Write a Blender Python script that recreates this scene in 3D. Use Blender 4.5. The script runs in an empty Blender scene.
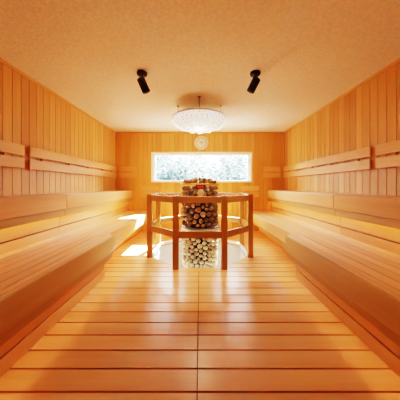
import bpy, bmesh, math, random
from mathutils import Vector, Matrix
R = random.Random(11)
SC = bpy.context.scene
COL = SC.collection
PI = math.pi

# ------------------------------------------------------------------ room figures (metres)
W = 2.25            # wall face, half width
YB = 5.47           # face of the window wall
YF = -1.6           # wall behind the camera
H = 2.64            # ceiling
EYE = 1.2
YC = 3.81           # heater axis

# ------------------------------------------------------------------ materials
def nodes(name):
    m = bpy.data.materials.new(name); m.use_nodes = True
    nt = m.node_tree; b = nt.nodes['Principled BSDF']
    return m, nt, b

def wood(name, base, dark, rough=0.45, tone_amt=0.35, bump=0.05):
    """timber: grain follows the UV (u along the board, v across), every board with its own tone"""
    m, nt, b = nodes(name); N = nt.nodes.new; L = nt.links.new
    uv = N('ShaderNodeUVMap'); uv.uv_map = 'grain'
    mp = N('ShaderNodeMapping'); mp.inputs['Scale'].default_value = (1.2, 34.0, 1.0)
    L(uv.outputs['UV'], mp.inputs['Vector'])
    n1 = N('ShaderNodeTexNoise'); n1.inputs['Scale'].default_value = 1.0; n1.inputs['Detail'].default_value = 6; n1.inputs['Roughness'].default_value = 0.62
    L(mp.outputs['Vector'], n1.inputs['Vector'])
    mp2 = N('ShaderNodeMapping'); mp2.inputs['Scale'].default_value = (0.5, 5.0, 1.0)
    L(uv.outputs['UV'], mp2.inputs['Vector'])
    n2 = N('ShaderNodeTexNoise'); n2.inputs['Scale'].default_value = 1.3; n2.inputs['Detail'].default_value = 3
    L(mp2.outputs['Vector'], n2.inputs['Vector'])
    mix0 = N('ShaderNodeMath'); mix0.operation = 'MULTIPLY_ADD'
    L(n1.outputs['Fac'], mix0.inputs[0]); mix0.inputs[1].default_value = 0.6
    L(n2.outputs['Fac'], mix0.inputs[2])
    ramp = N('ShaderNodeValToRGB')
    ramp.color_ramp.elements[0].position = 0.52; ramp.color_ramp.elements[0].color = (*dark, 1)
    ramp.color_ramp.elements[1].position = 1.02; ramp.color_ramp.elements[1].color = (*base, 1)
    L(mix0.outputs[0], ramp.inputs['Fac'])
    at = N('ShaderNodeAttribute'); at.attribute_name = 'tone'
    mr = N('ShaderNodeMapRange'); mr.inputs['To Min'].default_value = 1 - tone_amt; mr.inputs['To Max'].default_value = 1 + tone_amt * 0.35
    L(at.outputs['Fac'], mr.inputs['Value'])
    mul = N('ShaderNodeMix'); mul.data_type = 'RGBA'; mul.blend_type = 'MULTIPLY'; mul.inputs['Factor'].default_value = 1.0
    cmb = N('ShaderNodeCombineColor')
    # darker boards are also a little redder
    p1 = N('ShaderNodeMath'); p1.operation = 'POWER'; p1.inputs[1].default_value = 0.75
    p2 = N('ShaderNodeMath'); p2.operation = 'POWER'; p2.inputs[1].default_value = 1.35
    L(mr.outputs['Result'], p1.inputs[0]); L(mr.outputs['Result'], p2.inputs[0])
    L(p1.outputs[0], cmb.inputs[0]); L(mr.outputs['Result'], cmb.inputs[1]); L(p2.outputs[0], cmb.inputs[2])
    L(ramp.outputs['Color'], mul.inputs[6]); L(cmb.outputs[0], mul.inputs[7])
    L(mul.outputs[2], b.inputs['Base Color'])
    b.inputs['Roughness'].default_value = rough
    b.inputs['Specular IOR Level'].default_value = 0.5
    bp = N('ShaderNodeBump'); bp.inputs['Strength'].default_value = bump; bp.inputs['Distance'].default_value = 0.004
    L(n1.outputs['Fac'], bp.inputs['Height']); L(bp.outputs['Normal'], b.inputs['Normal'])
    return m

def plain(name, col, rough=0.5, metal=0.0, emit=0.0, ecol=None, noise=0.0, nscale=30, bump=0.0):
    m, nt, b = nodes(name); N = nt.nodes.new; L = nt.links.new
    b.inputs['Roughness'].default_value = rough; b.inputs['Metallic'].default_value = metal
    tc = N('ShaderNodeTexCoord')
    n = N('ShaderNodeTexNoise'); n.inputs['Scale'].default_value = nscale; n.inputs['Detail'].default_value = 4
    L(tc.outputs['Object'], n.inputs['Vector'])
    r = N('ShaderNodeValToRGB')
    r.color_ramp.elements[0].position = 0.3; r.color_ramp.elements[1].position = 0.7
    r.color_ramp.elements[0].color = (*[c * (1 - noise) for c in col], 1)
    r.color_ramp.elements[1].color = (*[min(1, c * (1 + noise * 0.5)) for c in col], 1)
    L(n.outputs['Fac'], r.inputs['Fac']); L(r.outputs['Color'], b.inputs['Base Color'])
    if bump:
        bp = N('ShaderNodeBump'); bp.inputs['Strength'].default_value = bump; bp.inputs['Distance'].default_value = 0.01
        L(n.outputs['Fac'], bp.inputs['Height']); L(bp.outputs['Normal'], b.inputs['Normal'])
    if emit:
        b.inputs['Emission Color'].default_value = (*(ecol or col), 1); b.inputs['Emission Strength'].default_value = emit
    return m

def stone_mat(name, a, c):
    m, nt, b = nodes(name); N = nt.nodes.new; L = nt.links.new
    oi = N('ShaderNodeObjectInfo')
    r = N('ShaderNodeValToRGB')
    r.color_ramp.elements[0].color = (*a, 1); r.color_ramp.elements[1].color = (*c, 1)
    L(oi.outputs['Random'], r.inputs['Fac'])
    tc = N('ShaderNodeTexCoord'); n = N('ShaderNodeTexNoise'); n.inputs['Scale'].default_value = 45; n.inputs['Detail'].default_value = 5
    L(tc.outputs['Object'], n.inputs['Vector'])
    mr = N('ShaderNodeMapRange'); mr.inputs['To Min'].default_value = 0.6; mr.inputs['To Max'].default_value = 1.3
    L(n.outputs['Fac'], mr.inputs['Value'])
    mul = N('ShaderNodeVectorMath'); mul.operation = 'SCALE'
    L(r.outputs['Color'], mul.inputs[0]); L(mr.outputs['Result'], mul.inputs['Scale'])
    L(mul.outputs['Vector'], b.inputs['Base Color'])
    b.inputs['Roughness'].default_value = 0.75
    bp = N('ShaderNodeBump'); bp.inputs['Strength'].default_value = 0.3; bp.inputs['Distance'].default_value = 0.01
    L(n.outputs['Fac'], bp.inputs['Height']); L(bp.outputs['Normal'], b.inputs['Normal'])
    return m

M_WALL = wood('panelling_wood', (0.74, 0.405, 0.155), (0.64, 0.315, 0.105), 0.45, 0.24)
M_BENCH = wood('bench_wood', (0.79, 0.465, 0.245), (0.68, 0.36, 0.165), 0.32, 0.2)
M_FLOOR = wood('floor_wood', (0.77, 0.435, 0.225), (0.66, 0.33, 0.15), 0.28, 0.18)
M_FRONT_SHADED = wood('bench_front_wood_shaded', (0.58, 0.375, 0.17), (0.48, 0.29, 0.115), 0.4, 0.2)  # bench wood darkened: shade on the front boards painted into the colour
M_RAIL = wood('railing_wood', (0.43, 0.215, 0.08), (0.34, 0.16, 0.055), 0.25, 0.15)
M_REST = wood('backrest_wood', (0.80, 0.465, 0.22), (0.70, 0.365, 0.155), 0.45, 0.15)
M_DARKGAP = plain('shadow_gap_lining', (0.10, 0.045, 0.015), 0.9)
M_CEIL = plain('ceiling_plaster', (0.90, 0.84, 0.73), 0.95, noise=0.10, nscale=38, bump=0.45)
M_WHITE = plain('white_pit_panel', (0.82, 0.82, 0.80), 0.35, noise=0.03)
M_FRAME = plain('window_casing_paint', (0.90, 0.84, 0.72), 0.5, noise=0.02)
M_STEEL = plain('brushed_steel', (0.62, 0.60, 0.57), 0.32, 1.0)
M_WIRE = plain('dark_steel_wire', (0.16, 0.12, 0.09), 0.4, 0.9)
M_RIM = plain('bronze_steel_rim', (0.42, 0.25, 0.12), 0.4, 0.7)
M_CORE = plain('heater_core_black', (0.02, 0.016, 0.013), 0.8)
M_BLACK = plain('spotlight_black', (0.012, 0.011, 0.01), 0.45)
M_LENS = plain('spotlight_lens', (0.05, 0.05, 0.05), 0.15)
M_LED = plain('warm_light_strip', (1.0, 0.72, 0.36), 0.5, emit=20.0, ecol=(1.0, 0.58, 0.24))
M_LED_LOW = plain('soft_light_strip', (1.0, 0.72, 0.36), 0.5, emit=11.0, ecol=(1.0, 0.58, 0.24))
M_SHADE = plain('white_shade', (0.92, 0.90, 0.86), 0.6, emit=0.0, ecol=(1, 0.95, 0.86))
M_BOWL = plain('white_shell_scales', (0.90, 0.88, 0.84), 0.4, noise=0.05, emit=0.5, ecol=(1, 0.95, 0.86))
M_LINER = plain('pale_tan_liner', (0.55, 0.48, 0.40), 0.6)
M_ROD = plain('pendant_rod_metal', (0.30, 0.25, 0.2), 0.4, 0.8)
M_FACE = plain('clock_face_cream', (0.90, 0.82, 0.70), 0.5)
M_MARK = plain('clock_mark_brown', (0.20, 0.10, 0.05), 0.6)
M_CLRIM = plain('clock_rim_pale', (0.80, 0.66, 0.46), 0.4)
M_RED = plain('plate_red', (0.55, 0.03, 0.02), 0.4)
M_PLATE = plain('plate_brown', (0.07, 0.04, 0.025), 0.4, 0.3)
M_DISC = plain('sensor_disc_tan', (0.50, 0.33, 0.20), 0.4, 0.4)
M_GROUND = plain('garden_ground', (0.68, 0.68, 0.62), 0.9, noise=0.3, nscale=4)
M_STONE_UP = stone_mat('brown_sauna_stone', (0.10, 0.045, 0.018), (0.27, 0.135, 0.06))
M_STONE_LO = stone_mat('pale_sauna_stone', (0.36, 0.24, 0.13), (0.66, 0.52, 0.35))

def glass_mat():
    m = bpy.data.materials.new('window_glass'); m.use_nodes = True
    nt = m.node_tree; nt.nodes.clear(); N = nt.nodes.new; L = nt.links.new
    o = N('ShaderNodeOutputMaterial'); mx = N('ShaderNodeMixShader'); t = N('ShaderNodeBsdfTransparent'); g = N('ShaderNodeBsdfGlossy')
    lw = N('ShaderNodeLayerWeight'); lw.inputs['Blend'].default_value = 0.15
    g.inputs['Roughness'].default_value = 0.02; t.inputs['Color'].default_value = (0.93, 0.97, 0.98, 1)
    L(lw.outputs['Fresnel'], mx.inputs['Fac']); L(t.outputs[0], mx.inputs[1]); L(g.outputs[0], mx.inputs[2]); L(mx.outputs[0], o.inputs['Surface'])
    return m
M_GLASS = glass_mat()

def leaf_mat():
    m = bpy.data.materials.new('pale_foliage'); m.use_nodes = True
    nt = m.node_tree; nt.nodes.clear(); N = nt.nodes.new; L = nt.links.new
    o = N('ShaderNodeOutputMaterial'); mx = N('ShaderNodeMixShader'); d = N('ShaderNodeBsdfDiffuse'); t = N('ShaderNodeBsdfTranslucent')
    tc = N('ShaderNodeTexCoord'); n = N('ShaderNodeTexNoise'); n.inputs['Scale'].default_value = 2.2; n.inputs['Detail'].default_value = 5
    L(tc.outputs['Object'], n.inputs['Vector'])
    r = N('ShaderNodeValToRGB')
    r.color_ramp.elements[0].position = 0.35; r.color_ramp.elements[0].color = (0.052, 0.074, 0.076, 1)
    r.color_ramp.elements[1].position = 0.68; r.color_ramp.elements[1].color = (0.14, 0.175, 0.168, 1)
    L(n.outputs['Fac'], r.inputs['Fac'])
    L(r.outputs['Color'], d.inputs['Color']); L(r.outputs['Color'], t.inputs['Color'])
    mx.inputs['Fac'].default_value = 0.4
    L(d.outputs[0], mx.inputs[1]); L(t.outputs[0], mx.inputs[2]); L(mx.outputs[0], o.inputs['Surface'])
    return m
M_LEAF = leaf_mat()

# ------------------------------------------------------------------ mesh building
class MB:
    def __init__(self):
        self.bm = bmesh.new()
        self.uv = self.bm.loops.layers.uv.new('grain')
        self.tone = self.bm.loops.layers.float_color.new('tone')
    def _paint(self, faces, axis, tone=None):
        t = R.random() if tone is None else tone
        ou, ov = R.uniform(0, 50), R.uniform(0, 50)
        for f in faces:
            f.normal_update()
            n = f.normal
            for l in f.loops:
                c = l.vert.co
                if isinstance(axis, Vector):
                    u = c.dot(axis); rest = c - axis * u
                    v = rest.x + rest.y + rest.z
                else:
                    u = c[axis]; a, b = [i for i in range(3) if i != axis]
                    v = c[a] + c[b]
                l[self.uv].uv = (u + ou, v + ov)
                l[self.tone] = (t, t, t, 1)
    def prism(self, poly, z0, z1, axis=0, tone=None):
        """plan polygon (counter-clockwise) between two heights"""
        bm = self.bm
        area = sum(poly[i][0] * poly[(i + 1) % len(poly)][1] - poly[(i + 1) % len(poly)][0] * poly[i][1] for i in range(len(poly)))
        if area < 0: poly = poly[::-1]
        lo = [bm.verts.new((x, y, z0)) for x, y in poly]
        hi = [bm.verts.new((x, y, z1)) for x, y in poly]
        fs = [bm.faces.new(lo[::-1]), bm.faces.new(hi)]
        k = len(poly)
        for i in range(k):
            fs.append(bm.faces.new((lo[i], lo[(i + 1) % k], hi[(i + 1) % k], hi[i])))
        self._paint(fs, axis, tone)
        return self
    def box(self, x0, x1, y0, y1, z0, z1, axis=0, tone=None):
        if x0 > x1: x0, x1 = x1, x0
        return self.prism([(x0, y0), (x1, y0), (x1, y1), (x0, y1)], z0, z1, axis, tone)
    def bar(self, p, q, w, h, tone=None):
        """horizontal bar from p to q, w wide, h high (centred)"""
        p, q = Vector(p), Vector(q); d = (q - p).normalized(); s = Vector((-d.y, d.x, 0)) * (w / 2)
        poly = [(p - s)[:2], (q - s)[:2], (q + s)[:2], (p + s)[:2]]
        return self.prism([tuple(a) for a in poly], p.z - h / 2, p.z + h / 2, d, tone)
    def lathe(self, prof, seg=48, c=(0, 0, 0), mat=None, closed=False):
        bm = self.bm; rings = []
        for r, z in prof:
            if r < 1e-6: rings.append([bm.verts.new((0, 0, z))])
            else: rings.append([bm.verts.new((r * math.cos(2 * PI * i / seg), r * math.sin(2 * PI * i / seg), z)) for i in range(seg)])
        pairs = list(zip(rings, rings[1:])) + ([(rings[-1], rings[0])] if closed else [])
        fs = []
        for a, b in pairs:
            for i in range(seg):
                j = (i + 1) % seg
                if len(a) == 1 and len(b) == 1: continue
                if len(a) == 1: fs.append(bm.faces.new((a[0], b[j], b[i])))
                elif len(b) == 1: fs.append(bm.faces.new((a[i], a[j], b[0])))
                else: fs.append(bm.faces.new((a[i], a[j], b[j], b[i])))
        vs = [v for r_ in rings for v in r_]
        T = (mat or Matrix()).copy(); T.translation += Vector(c)
        bmesh.ops.transform(bm, matrix=T, verts=vs)
        self._paint(fs, 2)
        for f in fs: f.smooth = True
        return self
    def tube(self, p, q, r, seg=10, r2=None):
        p, q = Vector(p), Vector(q); d = q - p
        rot = d.to_track_quat('Z', 'Y').to_matrix().to_4x4()
        return self.lathe([(0, 0), (r, 0), (r if r2 is None else r2, d.length), (0, d.length)], seg, p, rot)
    def build(self, name, mat, parent=None, bevel=0.0, loc=None):
        bmesh.ops.recalc_face_normals(self.bm, faces=self.bm.faces)
        me = bpy.data.meshes.new(name); 
        if loc is not None:
            bmesh.ops.translate(self.bm, vec=-Vector(loc), verts=self.bm.verts)
        self.bm.to_mesh(me); self.bm.free()
        me.materials.append(mat)
        o = bpy.data.objects.new(name, me); COL.objects.link(o)
        if loc is not None: o.location = loc
        if parent is not None: o.parent = parent
        if bevel:
            b = o.modifiers.new('edge', 'BEVEL'); b.width = bevel; b.segments = 2; b.limit_method = 'ANGLE'; b.angle_limit = 0.6
        return o

def thing(name, label, cat, loc=(0, 0, 0), group=None):
    o = bpy.data.objects.new(name, None); COL.objects.link(o); o.location = loc
    o.empty_display_size = 0.1
    o['label'] = label; o['category'] = cat
    if group: o['group'] = group
    return o
def tag(o, label, cat, group=None, kind=None):
    o['label'] = label; o['category'] = cat
    if group: o['group'] = group
    if kind: o['kind'] = kind
    return o
def struct(o):
    o['kind'] = 'structure'; return o
def part(mb, name, mat, root, bevel=0.0):
    """a part given in room coordinates, parented to a thing standing at its own base"""
    o = mb.build(name, mat, root, bevel)
    off = root.matrix_basis.translation if root.parent is None else root.matrix_basis.translation + root.parent.matrix_basis.translation
    o.data.transform(Matrix.Translation(-off)); 
    return o
def subpart(mb, name, mat, par, bevel=0.0):
    o = mb.build(name, mat, par, bevel)
    o.data.transform(Matrix.Translation(-par.parent.matrix_basis.translation))
    return o

# ------------------------------------------------------------------ floor with the octagonal heater pit
def octagon(ap, n=8):
    cr = ap / math.cos(PI / 8)
    return [(cr * math.cos(PI / 8 + k * PI / 4), YC + cr * math.sin(PI / 8 + k * PI / 4)) for k in range(8)]
AP = 0.80
def oct_half_width(y, ap=AP):
    d = abs(y - YC); t = ap * math.tan(PI / 8)
    if d > ap + 1e-6: return 0.0
    return ap if d <= t else ap - (d - t)
def build_floor():
    mb = MB(); pitch = 0.152; gap = 0.013
    ys = []
    y = 2.867 - pitch * 30
    while y < YB + 0.02:
        a, b = max(y + gap / 2, YF), min(y + pitch - gap / 2, YB + 0.02)
        y += pitch
        if b - a < 0.01: continue
        t = AP * math.tan(PI / 8)
        cuts = [a] + [c for c in (YC - AP, YC - t, YC + t, YC + AP) if a + 0.002 < c < b - 0.002] + [b]
        for s in (-1, 1):
            tone = R.random()
            for c0, c1 in zip(cuts, cuts[1:]):
                mid = (c0 + c1) / 2
                if abs(mid - YC) < AP:
                    w0, w1 = oct_half_width(min(max(c0, YC - AP), YC + AP)), oct_half_width(min(max(c1, YC - AP), YC + AP))
                    xa, xb = w0, w1
                else: xa = xb = 0.003
                if s < 0: xa += 0.017 if xa < 0.01 else 0; xb += 0.017 if xb < 0.01 else 0
                else:
                    if xa < 0.01: xa = xb = -0.014
                mb.prism([(s * xa, c0), (s * (W + 0.02), c0), (s * (W + 0.02), c1), (s * xb, c1)], -0.028, 0.0, 0, tone)
    o = mb.build('floor', M_FLOOR); struct(o)
    # dark space below the boards, seen only through the gaps
    mb = MB(); oc = octagon(AP)
    X, y0, y1 = W + 0.15, YF - 0.1, YB + 0.12
    mb.box(-X, X, y0, YC - AP, -0.06, -0.035); mb.box(-X, X, YC + AP, y1, -0.06, -0.035)
    t = AP * math.tan(PI / 8)
    for s in (-1, 1):
        mb.prism([(s * t, YC - AP), (s * X, YC - AP), (s * X, YC + AP), (s * t, YC + AP), (s * AP, YC + t), (s * AP, YC - t)], -0.06, -0.035)
    o = mb.build('floor_bed', M_DARKGAP); struct(o)
    # pit
    oi, oo = octagon(AP), octagon(AP + 0.03)
    mb = MB()
    for k in range(8):
        j = (k + 1) % 8
        mb.prism([oi[k], oi[j], oo[j], oo[k]], -0.60, -0.029, 0)
    mb.prism(oo, -0.64, -0.60)
    pit = mb.build('floor_pit', M_WHITE); struct(pit)
    oi, oo = octagon(AP - 0.012), octagon(AP + 0.035)
    mb = MB()
    for k in range(8):
        j = (k + 1) % 8
        ang = math.degrees(PI / 8 + k * PI / 4 + PI / 8) % 360     # facing of the edge
        if ang in (225.0, 270.0, 315.0) or 200 < ang < 340: continue
        mb.prism([oi[k], oi[j], oo[j], oo[k]], 0.001, 0.045, 0)
    kerb = mb.build('trim_5', M_WHITE, None, 0.006); struct(kerb)
build_floor()

# ------------------------------------------------------------------ panelled walls
def plank_wall(name, fixed, thick, along, a0, a1, z0, z1, pitch, phase, hole=None):
    """vertical boards; along = 0 runs in x at y=fixed, along = 1 runs in y at x=fixed"""
    mb = MB(); g = 0.0028
    k = math.floor((a0 - phase) / pitch)
    while True:
        p0, p1 = phase + k * pitch, phase + (k + 1) * pitch; k += 1
        if p0 >= a1: break
        p0, p1 = max(p0, a0) + g, min(p1, a1) - g
        if p1 - p0 < 0.004: continue
        tone = R.random()
        segs = [(p0, p1)]
        if hole:
            cs = [p0] + [c for c in hole[:2] if p0 < c < p1] + [p1]
            segs = list(zip(cs, cs[1:]))
        for s0, s1 in segs:
            m = (s0 + s1) / 2
            zz = [(z0, z1)]
            if hole and hole[0] < m < hole[1]: zz = [(z0, hole[2]), (hole[3], z1)]
            for q0, q1 in zz:
                if along == 0: mb.box(s0, s1, fixed, fixed + thick, q0, q1, 2, tone)
                else: mb.box(fixed, fixed + thick, s0, s1, q0, q1, 2, tone)
    return mb
WX0, WX1, WZ0, WZ1 = -1.27, 1.36, 1.315, 2.075       # window opening
def finish_wall(mb, name, backing):
    o = mb.build(name, M_WALL, None, 0.003); struct(o)
    b = MB()
    for q in backing: b.box(*q)
    bo = b.build('backing', M_DARKGAP, o)
    return o
finish_wall(plank_wall('wall_left', -W, -0.018, 1, YF, YB, 0, H, 0.122, 2.458), 'wall_left', [(-W - 0.10, -W - 0.019, YF - .1, YB + 0.13, -0.06, H)])
finish_wall(plank_wall('wall_right', W, 0.018, 1, YF, YB, 0, H, 0.122, 2.47), 'wall_right', [(W + 0.019, W + 0.10, YF - .1, YB + 0.13, -0.06, H)])
finish_wall(plank_wall('wall_back', YB, 0.018, 0, -W, W, 0, H, 0.119, 0.03, (WX0, WX1, WZ0, WZ1)), 'wall_back',
            [(-W, WX0, YB + .019, YB + .12, -.06, H), (WX1, W, YB + .019, YB + .12, -.06, H), (WX0, WX1, YB + .019, YB + .12, -.06, WZ0), (WX0, WX1, YB + .019, YB + .12, WZ1, H)])
finish_wall(plank_wall('wall_front', YF, -0.018, 0, -W, W, 0, H, 0.122, 0.0), 'wall_front', [(-W, W, YF - 0.10, YF - .019, -0.06, H)])
mb = MB(); mb.box(-W - .1, W + .1, YF - .1, YB + .12, H, H + 0.1)
struct(mb.build('ceiling', M_CEIL))
for i, (s) in enumerate((-1, 1)):
    mb = MB(); mb.box(s * (W - 0.014), s * W, YF, YB, H - 0.042, H - 0.001, 1, 0.8)
    struct(mb.build('trim_%d' % (i + 1), M_WALL, None, 0.004))
mb = MB(); mb.box(-W + .015, W - .015, YB - 0.014, YB, H - 0.042, H - 0.001, 0, 0.15)
struct(mb.build('trim_3', M_WALL, None, 0.004))

# ------------------------------------------------------------------ window
win = bpy.data.objects.new('window_1', None); COL.objects.link(win); win.location = ((WX0 + WX1) / 2, YB, WZ0); struct(win)
mb = MB(); c = 0.035                                                     # casing on the room side
mb.box(WX0 - c, WX1 + c, YB - .016, YB - .001, WZ1, WZ1 + c); mb.box(WX0 - c, WX1 + c, YB - .016, YB - .001, WZ0 - c * .6, WZ0)
mb.box(WX0 - c, WX0, YB - .016, YB - .001, WZ0, WZ1); mb.box(WX1, WX1 + c, YB - .016, YB - .001, WZ0, WZ1)
part(mb, 'casing', M_FRAME, win, 0.003)
mb = MB(); l = 0.02                                                      # reveal lining
mb.box(WX0, WX0 + l, YB, YB + .13, WZ0, WZ1); mb.box(WX1 - l, WX1, YB, YB + .13, WZ0, WZ1)
mb.box(WX0 + l, WX1 - l, YB, YB + .13, WZ1 - l, WZ1); mb.box(WX0 + l, WX1 - l, YB, YB + .13, WZ0, WZ0 + l)
part(mb, 'reveal_lining', M_FRAME, win)
mb = MB(); f = 0.045; a0, a1, b0, b1 = WX0 + l, WX1 - l, WZ0 + l, WZ1 - l
mb.box(a0, a0 + f, YB + .07, YB + .12, b0, b1); mb.box(a1 - f, a1, YB + .07, YB + .12, b0, b1)
mb.box(a0 + f, a1 - f, YB + .07, YB + .12, b1 - f * .7, b1); mb.box(a0 + f, a1 - f, YB + .07, YB + .12, b0, b0 + f * .35)
sash = part(mb, 'window_frame', M_FRAME, win, 0.003)
mb = MB(); mb.box(a0 + f - .004, a1 - f + .004, YB + .092, YB + .098, b0 + f * .3, b1 - f * .6)
part(mb, 'pane', M_GLASS, win)

# ------------------------------------------------------------------ benches
SPLIT = 2.77
def seat_boards(mb, s, x0, x1, n, y0, y1, z1, th=0.028, gap=0.0075):
    w = (x1 - x0 - gap * (n - 1)) / n
    for i in range(n):
        a = x0 + i * (w + gap)
        mb.box(s * a, s * (a + w), y0, y1, z1 - th, z1, 1)
UZ, LZ = 1.085, 0.545
def upper_bench(s, y0, y1, label):
    root = thing('upper_bench', label, 'bench', (s * 2.0, (y0 + y1) / 2, 0), 'upper tier sauna benches')
    mb = MB(); seat_boards(mb, s, 1.826, W - 0.004, 4, y0, y1, UZ); part(mb, 'seat', M_BENCH, root, 0.003)
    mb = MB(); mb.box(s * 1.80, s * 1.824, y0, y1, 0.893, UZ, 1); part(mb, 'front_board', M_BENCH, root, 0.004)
    mb = MB(); mb.box(s * 1.826, s * 1.846, y0, y1, 0.80, 0.905, 1, 0.1); part(mb, 'lower_front_board', M_FRONT_SHADED, root, 0.003)
    mb = MB(); mb.box(s * 1.90, s * 1.92, y0, y1, 0.657, 1.05, 1); mb.box(s * 1.90, s * 1.92, y0, y1, 0.001, 0.643, 1)
    part(mb, 'riser_boards', M_BENCH, root, 0.002)
    mb = MB(); mb.box(s * 1.850, s * 1.864, y0 + .02, y1 - .02, 0.868, 0.876); part(mb, 'light_strip', M_LED, root)
    mb = MB(); mb.box(s * 1.847, s * 1.868, y0 + .02, y1 - .02, 0.877, 0.90); part(mb, 'light_strip_mount', M_BENCH, root)
    return root
YN, YE = -1.1, YB - 0.004
NX, FX = 1.13, 1.25
def lower_bench_near(s, label):
    root = thing('lower_bench', label, 'bench', (s * 1.5, 1.0, 0), 'lower tier sauna benches')
    mb = MB(); ys = 2.68
    seat_boards(mb, s, FX + .003, 1.895, 6, YN, ys, LZ)
    def yend(x): return 2.72 + (x - NX) * 1.0
    for a, b in ((NX + .026, 1.186), (1.192, FX - .003)):
        mb.prism([(s * a, YN), (s * b, YN), (s * b, yend(b) - .03), (s * a, yend(a) - .03)], LZ - .028, LZ, 1)
    part(mb, 'seat', M_BENCH, root, 0.003)
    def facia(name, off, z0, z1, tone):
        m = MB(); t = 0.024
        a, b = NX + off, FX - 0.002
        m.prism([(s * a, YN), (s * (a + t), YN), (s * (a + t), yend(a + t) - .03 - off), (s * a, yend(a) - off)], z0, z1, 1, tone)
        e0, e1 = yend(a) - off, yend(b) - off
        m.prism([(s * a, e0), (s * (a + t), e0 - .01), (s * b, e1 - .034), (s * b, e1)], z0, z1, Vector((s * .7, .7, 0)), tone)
        part(m, name, M_FRONT_SHADED, root, 0.004)
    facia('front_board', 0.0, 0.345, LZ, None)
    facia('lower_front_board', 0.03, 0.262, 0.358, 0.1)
    mb = MB()
    mb.box(s * 1.25, s * 1.272, YN, 2.685, 0.0, 0.108, 1); mb.box(s * 1.25, s * 1.272, YN, 2.685, 0.124, LZ - .03, 1)
    mb.box(s * 1.275, s * 1.56, 2.662, 2.682, 0, LZ - .03, 0)
    part(mb, 'plinth_boards', M_BENCH, root, 0.002)
    mb = MB(); mb.box(s * 1.228, s * 1.242, YN, 2.69, 0.345, 0.353); part(mb, 'light_strip', M_LED_LOW, root)
    mb = MB(); mb.box(s * 1.224, s * 1.246, YN, 2.69, 0.354, 0.38); part(mb, 'light_strip_mount', M_BENCH, root)
def lower_bench_far(s, label):
    root = thing('lower_bench', label, 'bench', (s * 1.6, 4.1, 0), 'lower tier sauna benches')
    y0 = 2.69
    mb = MB(); seat_boards(mb, s, FX + .027, 1.895, 6, y0, YE, LZ); part(mb, 'seat', M_BENCH, root, 0.003)
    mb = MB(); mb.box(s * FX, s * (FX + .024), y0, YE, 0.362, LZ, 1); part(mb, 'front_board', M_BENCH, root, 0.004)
    mb = MB(); mb.box(s * (FX + .03), s * (FX + .054), 2.735, YE, 0.295, 0.38, 1, 0.3); part(mb, 'lower_front_board', M_FRONT_SHADED, root, 0.003)
    mb = MB(); mb.box(s * 1.57, s * 1.592, 2.74, YE, 0.0, 0.108, 1); mb.box(s * 1.57, s * 1.592, 2.74, YE, 0.124, LZ - .03, 1); part(mb, 'plinth_boards', M_BENCH, root, 0.002)
    mb = MB(); mb.box(s * 1.50, s * 1.514, 2.86, YE - .02, 0.455, 0.463); part(mb, 'light_strip', M_LED_LOW, root)
    mb = MB(); mb.box(s * 1.496, s * 1.518, 2.86, YE - .02, 0.464, 0.516); part(mb, 'light_strip_mount', M_BENCH, root)
for s, side in ((-1, 'left'), (1, 'right')):
    upper_bench(s, YN, SPLIT - .002, 'near half of the pale wooden upper bench along the %s wall' % side)
    upper_bench(s, SPLIT + .002, YE, 'far half of the pale wooden upper bench on the %s, running to the window wall' % side)
    lower_bench_near(s, 'deep wooden lower bench on the %s with a slanted end, nearest the camera' % side)
    lower_bench_far(s, 'narrower wooden lower bench on the %s between the heater and the window wall' % side)

# ------------------------------------------------------------------ backrests
def backrest(p, q, n, z0, z1, label, posts, group='two slat wooden backrests on the walls'):
    """p,q: ends on the wall face; n: into the room"""
    p, q, n = Vector((*p, 0)), Vector((*q, 0)), Vector((*n, 0))
    d = (q - p).normalized(); mid = (p + q) / 2
    root = thing('backrest', label, 'backrest', (mid.x, mid.y, z0), group)
    h = (z1 - z0 - 0.034) / 2
    for za in (z0, z1 - h):
        mb = MB(); mb.bar((*(p + n * .038)[:2], za + h / 2), (*(q + n * .038)[:2], za + h / 2), 0.02, h, R.uniform(.4, 1)); part(mb, 'slat', M_REST, root, 0.003)
    for t in posts:
        c = p + d * t
        mb = MB(); mb.bar((*(c - d * .02 + n * .0145)[:2], (z0 + z1) / 2), (*(c + d * .02 + n * .0145)[:2], (z0 + z1) / 2), 0.027, z1 - z0 - .03, .1); part(mb, 'wall_mount', M_REST, root)
for s, side in ((-1, 'left'), (1, 'right')):
    backrest((s * W, 0.25), (s * W, 2.575), (-s, 0), 1.42, 1.71, 'near two slat wooden backrest on the %s wall, cut by the picture edge' % side, (.2, .9, 1.5, 2.1))
    backrest((s * W, 2.66), (s * W, 5.40), (-s, 0), 1.42, 1.71, 'long far two slat wooden backrest on the %s wall' % side, (.25, .85, 1.45, 2.05, 2.55))
    backrest((s * 2.13, YB), (s * 1.68, YB), (0, -1), 1.42, 1.71, 'short backrest high on the window wall in the %s corner above the upper bench' % side, (.08, .37))
    backrest((s * 1.56, YB), (s * 1.10, YB), (0, -1), 0.91, 1.20, 'short low backrest on the window wall under the %s end of the window' % side, (.08, .38))

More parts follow.
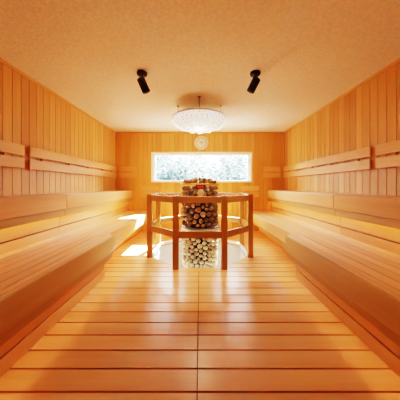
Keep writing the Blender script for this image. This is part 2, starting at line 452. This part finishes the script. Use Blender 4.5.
# ------------------------------------------------------------------ railing round the heater
rail = thing('guard_railing', 'octagonal reddish wooden guard railing standing around the stone heater', 'railing', (0, YC, 0))
pc = octagon(0.845)
for k in range(8):
    x, y = pc[k]; a = math.atan2(y - YC, x)
    d = Vector((math.cos(a), math.sin(a), 0)); p = Vector((x, y, 0))
    w = 0.043; s_ = Vector((-d.y, d.x, 0))
    # front posts stand square to the room
    poly = [(x - w, y - w), (x + w, y - w), (x + w, y + w), (x - w, y + w)]
    mb = MB(); mb.prism(poly, 0.001, 1.062, 2, R.uniform(.3, 1)); part(mb, 'post', M_RAIL, rail, 0.006)
for k in range(8):
    p, q = Vector((*pc[k], 0)), Vector((*pc[(k + 1) % 8], 0))
    d = (q - p).normalized(); p = p + d * 0.045; q = q - d * 0.045
    for z0, z1 in ((0.955, 1.05), (0.445, 0.545)):
        mb = MB(); mb.bar((p.x, p.y, (z0 + z1) / 2), (q.x, q.y, (z0 + z1) / 2), 0.034, z1 - z0, R.uniform(.3, 1)); part(mb, 'rail', M_RAIL, rail, 0.005)

# ------------------------------------------------------------------ heater
RB = 0.352
heater = thing('sauna_heater', 'round stone filled wire basket heater standing in the white floor pit', 'heater', (0, YC, -0.60))
def ring(r, z, t, h):
    m = MB(); m.lathe([(r - t, z), (r, z), (r, z + h), (r - t, z + h)], 64, (0, YC, 0), closed=True); return m
mb = MB(); mb.lathe([(0, -.598), (.225, -.598), (.225, 1.12), (0, 1.12)], 40, (0, YC, 0)); part(mb, 'core', M_CORE, heater)
part(ring(RB + .006, 1.215, .012, .028), 'basket_rim', M_RIM, heater)
part(ring(RB + .006, 0.46, .012, .012), 'basket_rim', M_WIRE, heater)
mb = MB(); mb.lathe([(.227, .405), (RB - .004, .405), (RB - .004, .458), (.227, .458)], 64, (0, YC, 0), closed=True); part(mb, 'collar', M_STEEL, heater)
part(ring(RB + .006, .385, .012, .018), 'basket_rim', M_STEEL, heater)
part(ring(RB + .006, -.598, .012, .02), 'base_ring', M_STEEL, heater)
for z0, z1 in ((.46, 1.23), (-.59, .40)):
    mb = MB()
    for i in range(24):
        a = 2 * PI * i / 24; x, y = (RB + .002) * math.cos(a), YC + (RB + .002) * math.sin(a)
        mb.tube((x, y, z0), (x, y, z1), 0.0015, 5)
    nz = 5
    part(mb, 'basket_wires', M_WIRE, heater)
mb = MB(); mb.box(-.075, .095, YC - RB - .022, YC - RB - .008, 1.155, 1.222); pl = part(mb, 'name_plate', M_PLATE, heater, 0.004)
mb = MB(); mb.box(-.045, .062, YC - RB - .026, YC - RB - .0225, 1.170, 1.206); subpart(mb, 'red_panel', M_RED, pl)['label'] = 'red panel'
mb = MB(); mb.lathe([(0, 0), (.058, 0), (.058, .012), (.05, .016), (0, .016)], 28, (0.01, YC - RB - .006, 1.085), Matrix.Rotation(PI / 2, 4, 'X')); part(mb, 'sensor_disc', M_DISC, heater)

# stones: a few rock shapes, every stone an object
def rock_mesh(i, mat, flat):
    bm = bmesh.new(); bmesh.ops.create_icosphere(bm, subdivisions=2, radius=1)
    rr = random.Random(100 + i)
    dirs = [(Vector((rr.gauss(0, 1), rr.gauss(0, 1), rr.gauss(0, 1))).normalized(), rr.uniform(.62, .95)) for _ in range(9)]
    for v in bm.verts:
        n = v.co.normalized(); r = 1.0
        for d, k in dirs:
            c = n.dot(d)
            if c > k: r = min(r, 1 - 0.55 * (c - k) / (1 - k) * (1 - k) * 1.6)
        v.co = n * r * (1 + rr.uniform(-.03, .03))
        v.co.z *= flat
    for f in bm.faces: f.smooth = True
    me = bpy.data.meshes.new('stone'); bm.to_mesh(me); bm.free(); me.materials.append(mat); return me
rocks_up = [rock_mesh(i, M_STONE_UP, .95) for i in range(7)]
rocks_lo = [rock_mesh(20 + i, M_STONE_LO, .80) for i in range(7)]
spots = []                       # (distance key, position, size, meshes, label, group)
LU = 'rounded brown sauna stone packed in the upper wire basket of the heater'
LT = 'brown sauna stone heaped on the top of the heater'
LL = 'pale flattened stone packed in the lower basket of the heater'
def shell(z0, z1, r, rmin, rmax, fill, squash, meshes, label, group, flat):
    """loose ring of stones against the wire: random sizes, pushed apart until none touch"""
    re_ = r - (rmin + rmax) / 2; L = 2 * PI * re_; Hh = (z1 - z0) / squash
    pts = []; area = 0
    while area < fill * L * Hh:
        q = R.uniform(rmin, rmax); pts.append([R.uniform(0, L), R.uniform(q, Hh - q), q]); area += PI * q * q
    def delta(p, q):
        dx = (p[0] - q[0] + L / 2) % L - L / 2
        return dx, p[1] - q[1]
    n = len(pts)
    for it in range(160):
        for i in range(n):
            p = pts[i]
            for j in range(i + 1, n):
                q = pts[j]; dy = p[1] - q[1]; m = p[2] + q[2]
                if abs(dy) >= m: continue
                dx, dy = delta(p, q)
                d = math.hypot(dx, dy)
                if d < m:
                    k = .5 * (m - d) / max(d, 1e-4)
                    p[0] += dx * k; q[0] -= dx * k; p[1] += dy * k; q[1] -= dy * k
            p[1] = min(max(p[1], p[2]), Hh - p[2])
    for i, p in enumerate(pts):
        near = min(math.hypot(*delta(p, q)) * p[2] / (p[2] + q[2]) for q in pts if q is not p)
        rad = min(p[2], near) * .965
        a = p[0] / re_; rr = r - p[2]
        spots.append((math.sin(a), (rr * math.cos(a), YC + rr * math.sin(a), z0 + p[1] * squash), rad, meshes, label, group, flat))
shell(.468, 1.215, RB - .003, .040, .062, .90, 1.0, rocks_up, LU, 'stones in the upper basket', False)
shell(-.26, .395, RB - .003, .036, .060, .92, .80, rocks_lo, LL, 'stones in the lower basket', True)
for rr, n in ((.275, 16), (.18, 10), (.08, 4)):
    for i in range(n):
        a = 2 * PI * i / n + R.uniform(-.1, .1); rad = .0425 * R.uniform(.9, 1.0)
        spots.append((math.sin(a) - 1.0, (rr * math.cos(a), YC + rr * math.sin(a), 1.268 + (.30 - rr) * .25 + R.uniform(-.004, .012)), rad, rocks_up, LT, 'stones heaped on top', False))
spots.sort(key=lambda t: t[0])
back_up = bmesh.new(); 
for idx, (key, pos, rad, meshes, label, group, flat) in enumerate(spots):
    me = R.choice(meshes)
    rot = (R.uniform(-.1, .1), R.uniform(-.1, .1), R.uniform(0, 6.28)) if flat else (R.uniform(0, 6.28), R.uniform(0, 6.28), R.uniform(0, 6.28))
    sx = rad * R.uniform(.92, 1.0)
    if idx < 298:
        o = bpy.data.objects.new('heater_stone', me); COL.objects.link(o)
        o.location = pos; o.rotation_euler = rot; o.scale = (sx, rad, rad)
        tag(o, label, 'stone', group)
    else:
        from mathutils import Euler
        T = Matrix.LocRotScale(Vector(pos), Euler(rot), Vector((sx, rad, rad)))
        k = len(back_up.verts); back_up.from_mesh(me); back_up.verts.ensure_lookup_table()
        bmesh.ops.transform(back_up, matrix=T, verts=back_up.verts[k:])
me = bpy.data.meshes.new('rear_heater_stones'); back_up.to_mesh(me); back_up.free(); me.materials.append(M_STONE_UP)
for p in me.polygons: p.use_smooth = True
o = bpy.data.objects.new('rear_heater_stones', me); COL.objects.link(o)
tag(o, 'remaining stones packed around the rear side of the heater', 'stones', None, 'stuff')

# ------------------------------------------------------------------ pendant
PY = 3.68
pend = thing('pendant_lamp', 'large white saucer shaped pendant with a scaly underside hanging above the heater', 'pendant lamp', (-0.01, PY, 2.20))
def P(mb, name, mat, par=pend, bev=0.0):
    return part(mb, name, mat, par, bev)
mb = MB(); RS = 0.485; ZM = 2.40
prof = [(0, 2.52), (.10, 2.517), (.20, 2.507), (.30, 2.49), (.38, 2.465), (.44, 2.435), (RS, ZM + .012), (RS + .004, ZM), (RS - .012, ZM - .006), (.43, ZM + .02), (0, ZM + .03)]
mb.lathe(prof, 64, (-.01, PY, 0)); P(mb, 'shade', M_SHADE)
# overlapping scales on the bowl
mb = MB()
def bowl(t):      # t 0 at the rim, 1 at the middle
    r = (RS - .015) * math.cos(t * PI / 2); z = ZM - .20 * math.sin(t * PI / 2); return r, z
mb.lathe([(bowl(t / 10)[0], bowl(t / 10)[1] + .012) for t in range(10)] + [(0, ZM - .188)], 48, (-.01, PY, 0)); P(mb, 'bowl', M_LINER)
mb = MB()
rows = 8
for j in range(rows):
    t0, t1 = j / rows, min(1, (j + 1.0) / rows)
    ra, za = bowl(t0); rb_, zb = bowl(t1); rm, zm = bowl((t0 + t1) / 2)
    n = max(5, int(2 * PI * ra / .085))
    for i in range(n):
        a = 2 * PI * (i + .5 * (j % 2)) / n; da = PI / n * .90
        tip = R.uniform(.012, .034)
        def pt(r, z, aa, off=0.003): return (-.01 + (r + off) * math.cos(aa), PY + (r + off) * math.sin(aa), z - off)
        vs = [mb.bm.verts.new(c) for c in (pt(ra, za, a - da), pt(ra, za, a + da), pt(rm, zm, a + da * .95, tip * .6), pt(rb_, zb, a, tip), pt(rm, zm, a - da * .95, tip * .6))]
        f_ = mb.bm.faces.new(vs)
P(mb, 'shell_scales', M_BOWL)
for k in range(4):
    a = -PI / 2 + k * PI / 2; x, y = -.01 + .385 * math.cos(a), PY + .385 * math.sin(a)
    mb = MB(); mb.tube((x, y, 2.46), (x, y, H - .012), .0045, 8); mb.lathe([(0, 0), (.02, 0), (.02, .012), (0, .012)], 16, (x, y, H - .0125)); P(mb, 'suspension_rod', M_ROD)

# ------------------------------------------------------------------ ceiling spotlights
def spotlight(x, y, lean, label):
    root = thing('ceiling_spotlight', label, 'spotlight', (x, y, H), 'black ceiling spotlights')
    mb = MB(); mb.lathe([(0, H - .001), (.062, H - .001), (.066, H - .010), (.062, H - .032), (.045, H - .038), (0, H - .038)], 36, (x, y, 0)); part(mb, 'ceiling_plate', M_BLACK, root)
    mb = MB(); mb.tube((x, y, H - .036), (x, y, H - .075), .016, 14)
    mb.tube((x - .03, y, H - .077), (x + .03, y, H - .077), .02, 14); part(mb, 'swivel', M_BLACK, root)
    d = Vector((lean, 0.30, -1)).normalized(); c = Vector((x - lean * .05, y, H - .072))
    rot = d.to_track_quat('Z', 'Y').to_matrix().to_4x4()
    mb = MB(); mb.lathe([(0, 0), (.040, 0), (.049, .008), (.051, .02), (.051, .175), (.047, .18), (.040, .172), (.034, .15), (0, .15)], 32, c - d * .0, rot)
    part(mb, 'lamp_head', M_BLACK, root)
    mb = MB(); mb.lathe([(0, .152), (.033, .152), (.030, .158), (0, .162)], 24, c, rot); part(mb, 'lens', M_LENS, root)
    return c + d * .19, d
SL = [spotlight(-.735, 2.60, .42, 'black ceiling spotlight tilted towards the heater, on the left of the pendant'),
      spotlight(.70, 2.60, -.50, 'black ceiling spotlight tilted towards the heater, on the right of the pendant')]

# ------------------------------------------------------------------ round clock over the window
CX, CZ = 0.035, 2.35
clk = thing('wall_clock', 'small round pale clock with dark marks on the wall above the window', 'clock', (CX, YB, CZ))
RX = Matrix.Rotation(PI / 2, 4, 'X')
def disc(prof, name, mat, par=None): 
    m = MB(); m.lathe(prof, 48, (CX, YB - .001, CZ), RX); return part(m, name, mat, clk)
disc([(0, .0), (.185, .0), (.19, .012), (.185, .028), (.168, .028), (.166, .018), (0, .018)], 'rim', M_CLRIM)
disc([(0, .019), (.165, .019), (.165, .021), (0, .021)], 'face', M_FACE)
for k in range(12):
    a = k * PI / 6
    mb = MB(); x, z = CX + .135 * math.sin(a), CZ + .135 * math.cos(a)
    mb.lathe([(0, 0), (.014, 0), (.014, .003), (0, .003)], 10, (x, YB - .0225, z), RX); part(mb, 'hour_mark', M_MARK, clk)
for ang, ln, w in ((-50, .075, .012), (65, .11, .008)):
    a = math.radians(ang); mb = MB(); dx, dz = math.sin(a), math.cos(a)
    p = [(CX - dz * w / 2, CZ + dx * w / 2), (CX + dz * w / 2, CZ - dx * w / 2), (CX + dz * w / 3 + dx * ln, CZ - dx * w / 3 + dz * ln), (CX - dz * w / 3 + dx * ln, CZ + dx * w / 3 + dz * ln)]
    v0 = [mb.bm.verts.new((x, YB - .026, z)) for x, z in p]; v1 = [mb.bm.verts.new((x, YB - .029, z)) for x, z in p]
    mb.bm.faces.new(v0); mb.bm.faces.new(v1[::-1])
    for i in range(4): mb.bm.faces.new((v0[i], v0[(i + 1) % 4], v1[(i + 1) % 4], v1[i]))
    part(mb, 'hand', M_MARK, clk)
disc([(0, .021), (.016, .021), (.016, .032), (0, .032)], 'hub', M_MARK)

# ------------------------------------------------------------------ outside the window
mb = MB(); mb.box(-14, 14, YB + .2, 22, -.35, -.3); struct(mb.build('ground', M_GROUND))
bm = bmesh.new(); rr = random.Random(5)
clumps = [(rr.uniform(-6.5, 6.5), rr.uniform(8.6, 10), rr.uniform(-.1, 1.9), rr.uniform(.45, .8)) for _ in range(90)]
clumps += [(rr.uniform(-8.5, 8.5), rr.uniform(10.4, 12), rr.uniform(.2, 2.7), rr.uniform(.6, .95)) for _ in range(130)]
for cx, cy, cz, cr in clumps:
    for _ in range(150):
        d = Vector((rr.gauss(0, 1), rr.gauss(0, 1), rr.gauss(0, 1))).normalized() * cr * rr.uniform(.55, 1)
        p = Vector((cx, cy, cz)) + d
        if p.z < -.28: continue
        l = rr.uniform(.06, .16)
        rot = Matrix.Rotation(rr.uniform(0, 6.28), 3, 'Z') @ Matrix.Rotation(rr.uniform(-1.2, 1.2), 3, 'X') @ Matrix.Rotation(rr.uniform(-1, 1), 3, 'Y')
        vs = [bm.verts.new(p + rot @ Vector(c)) for c in ((-l, 0, 0), (0, -l * .55, .02), (l, 0, 0), (0, l * .55, .02))]
        bm.faces.new(vs)
me = bpy.data.meshes.new('hedge_foliage'); bm.to_mesh(me); bm.free(); me.materials.append(M_LEAF)
o = bpy.data.objects.new('hedge_foliage', me); COL.objects.link(o)
tag(o, 'pale sunlit green foliage seen outside through the window', 'foliage', None, 'stuff')

# ------------------------------------------------------------------ light
w = bpy.data.worlds.new('sky'); SC.world = w; w.use_nodes = True
bg = w.node_tree.nodes['Background']; bg.inputs['Color'].default_value = (0.86, 0.94, 1.0, 1); bg.inputs['Strength'].default_value = 23.0
def lamp(name, kind, loc, direction, energy, col, **kw):
    l = bpy.data.lights.new(name, kind); l.energy = energy; l.color = col
    for k, v in kw.items(): setattr(l, k, v)
    o = bpy.data.objects.new(name, l); COL.objects.link(o); o.location = loc
    o.rotation_euler = Vector(direction).to_track_quat('-Z', 'Y').to_euler(); return o
lamp('sun', 'SUN', (0, 12, 8), (-.30, -1.0, -1.0), 190.0, (1.0, .95, .86), angle=math.radians(.7))
p = lamp('window_portal', 'AREA', ((WX0 + WX1) / 2, YB + .125, (WZ0 + WZ1) / 2), (0, -1, 0), 1, (1, 1, 1), shape='RECTANGLE', size=WX1 - WX0, size_y=WZ1 - WZ0)
p.data.cycles.is_portal = True
for c, d in SL:
    lamp('spot_beam', 'SPOT', c, d, 60, (1.0, .80, .55), spot_size=math.radians(75), spot_blend=.7, shadow_soft_size=.03)
lamp('pendant_light', 'POINT', (-.01, PY, 2.06), (0, 0, -1), 12, (1.0, .84, .60), shadow_soft_size=.10)

# ------------------------------------------------------------------ camera
cam = bpy.data.cameras.new('camera'); co = bpy.data.objects.new('camera', cam); COL.objects.link(co)
co.location = (0, 0, EYE); co.rotation_euler = (PI / 2, 0, 0)
cam.sensor_width = 36; cam.lens = 205 / 400 * 36; cam.shift_y = -14 / 400; cam.clip_start = .05
SC.camera = co
SC.view_settings.view_transform = 'Filmic'
SC.view_settings.look = 'Very High Contrast'
SC.view_settings.exposure = 0.62
SC.cycles.use_denoising = True
SC.cycles.max_bounces = 12; SC.cycles.diffuse_bounces = 8
SC.cycles.sample_clamp_indirect = 8
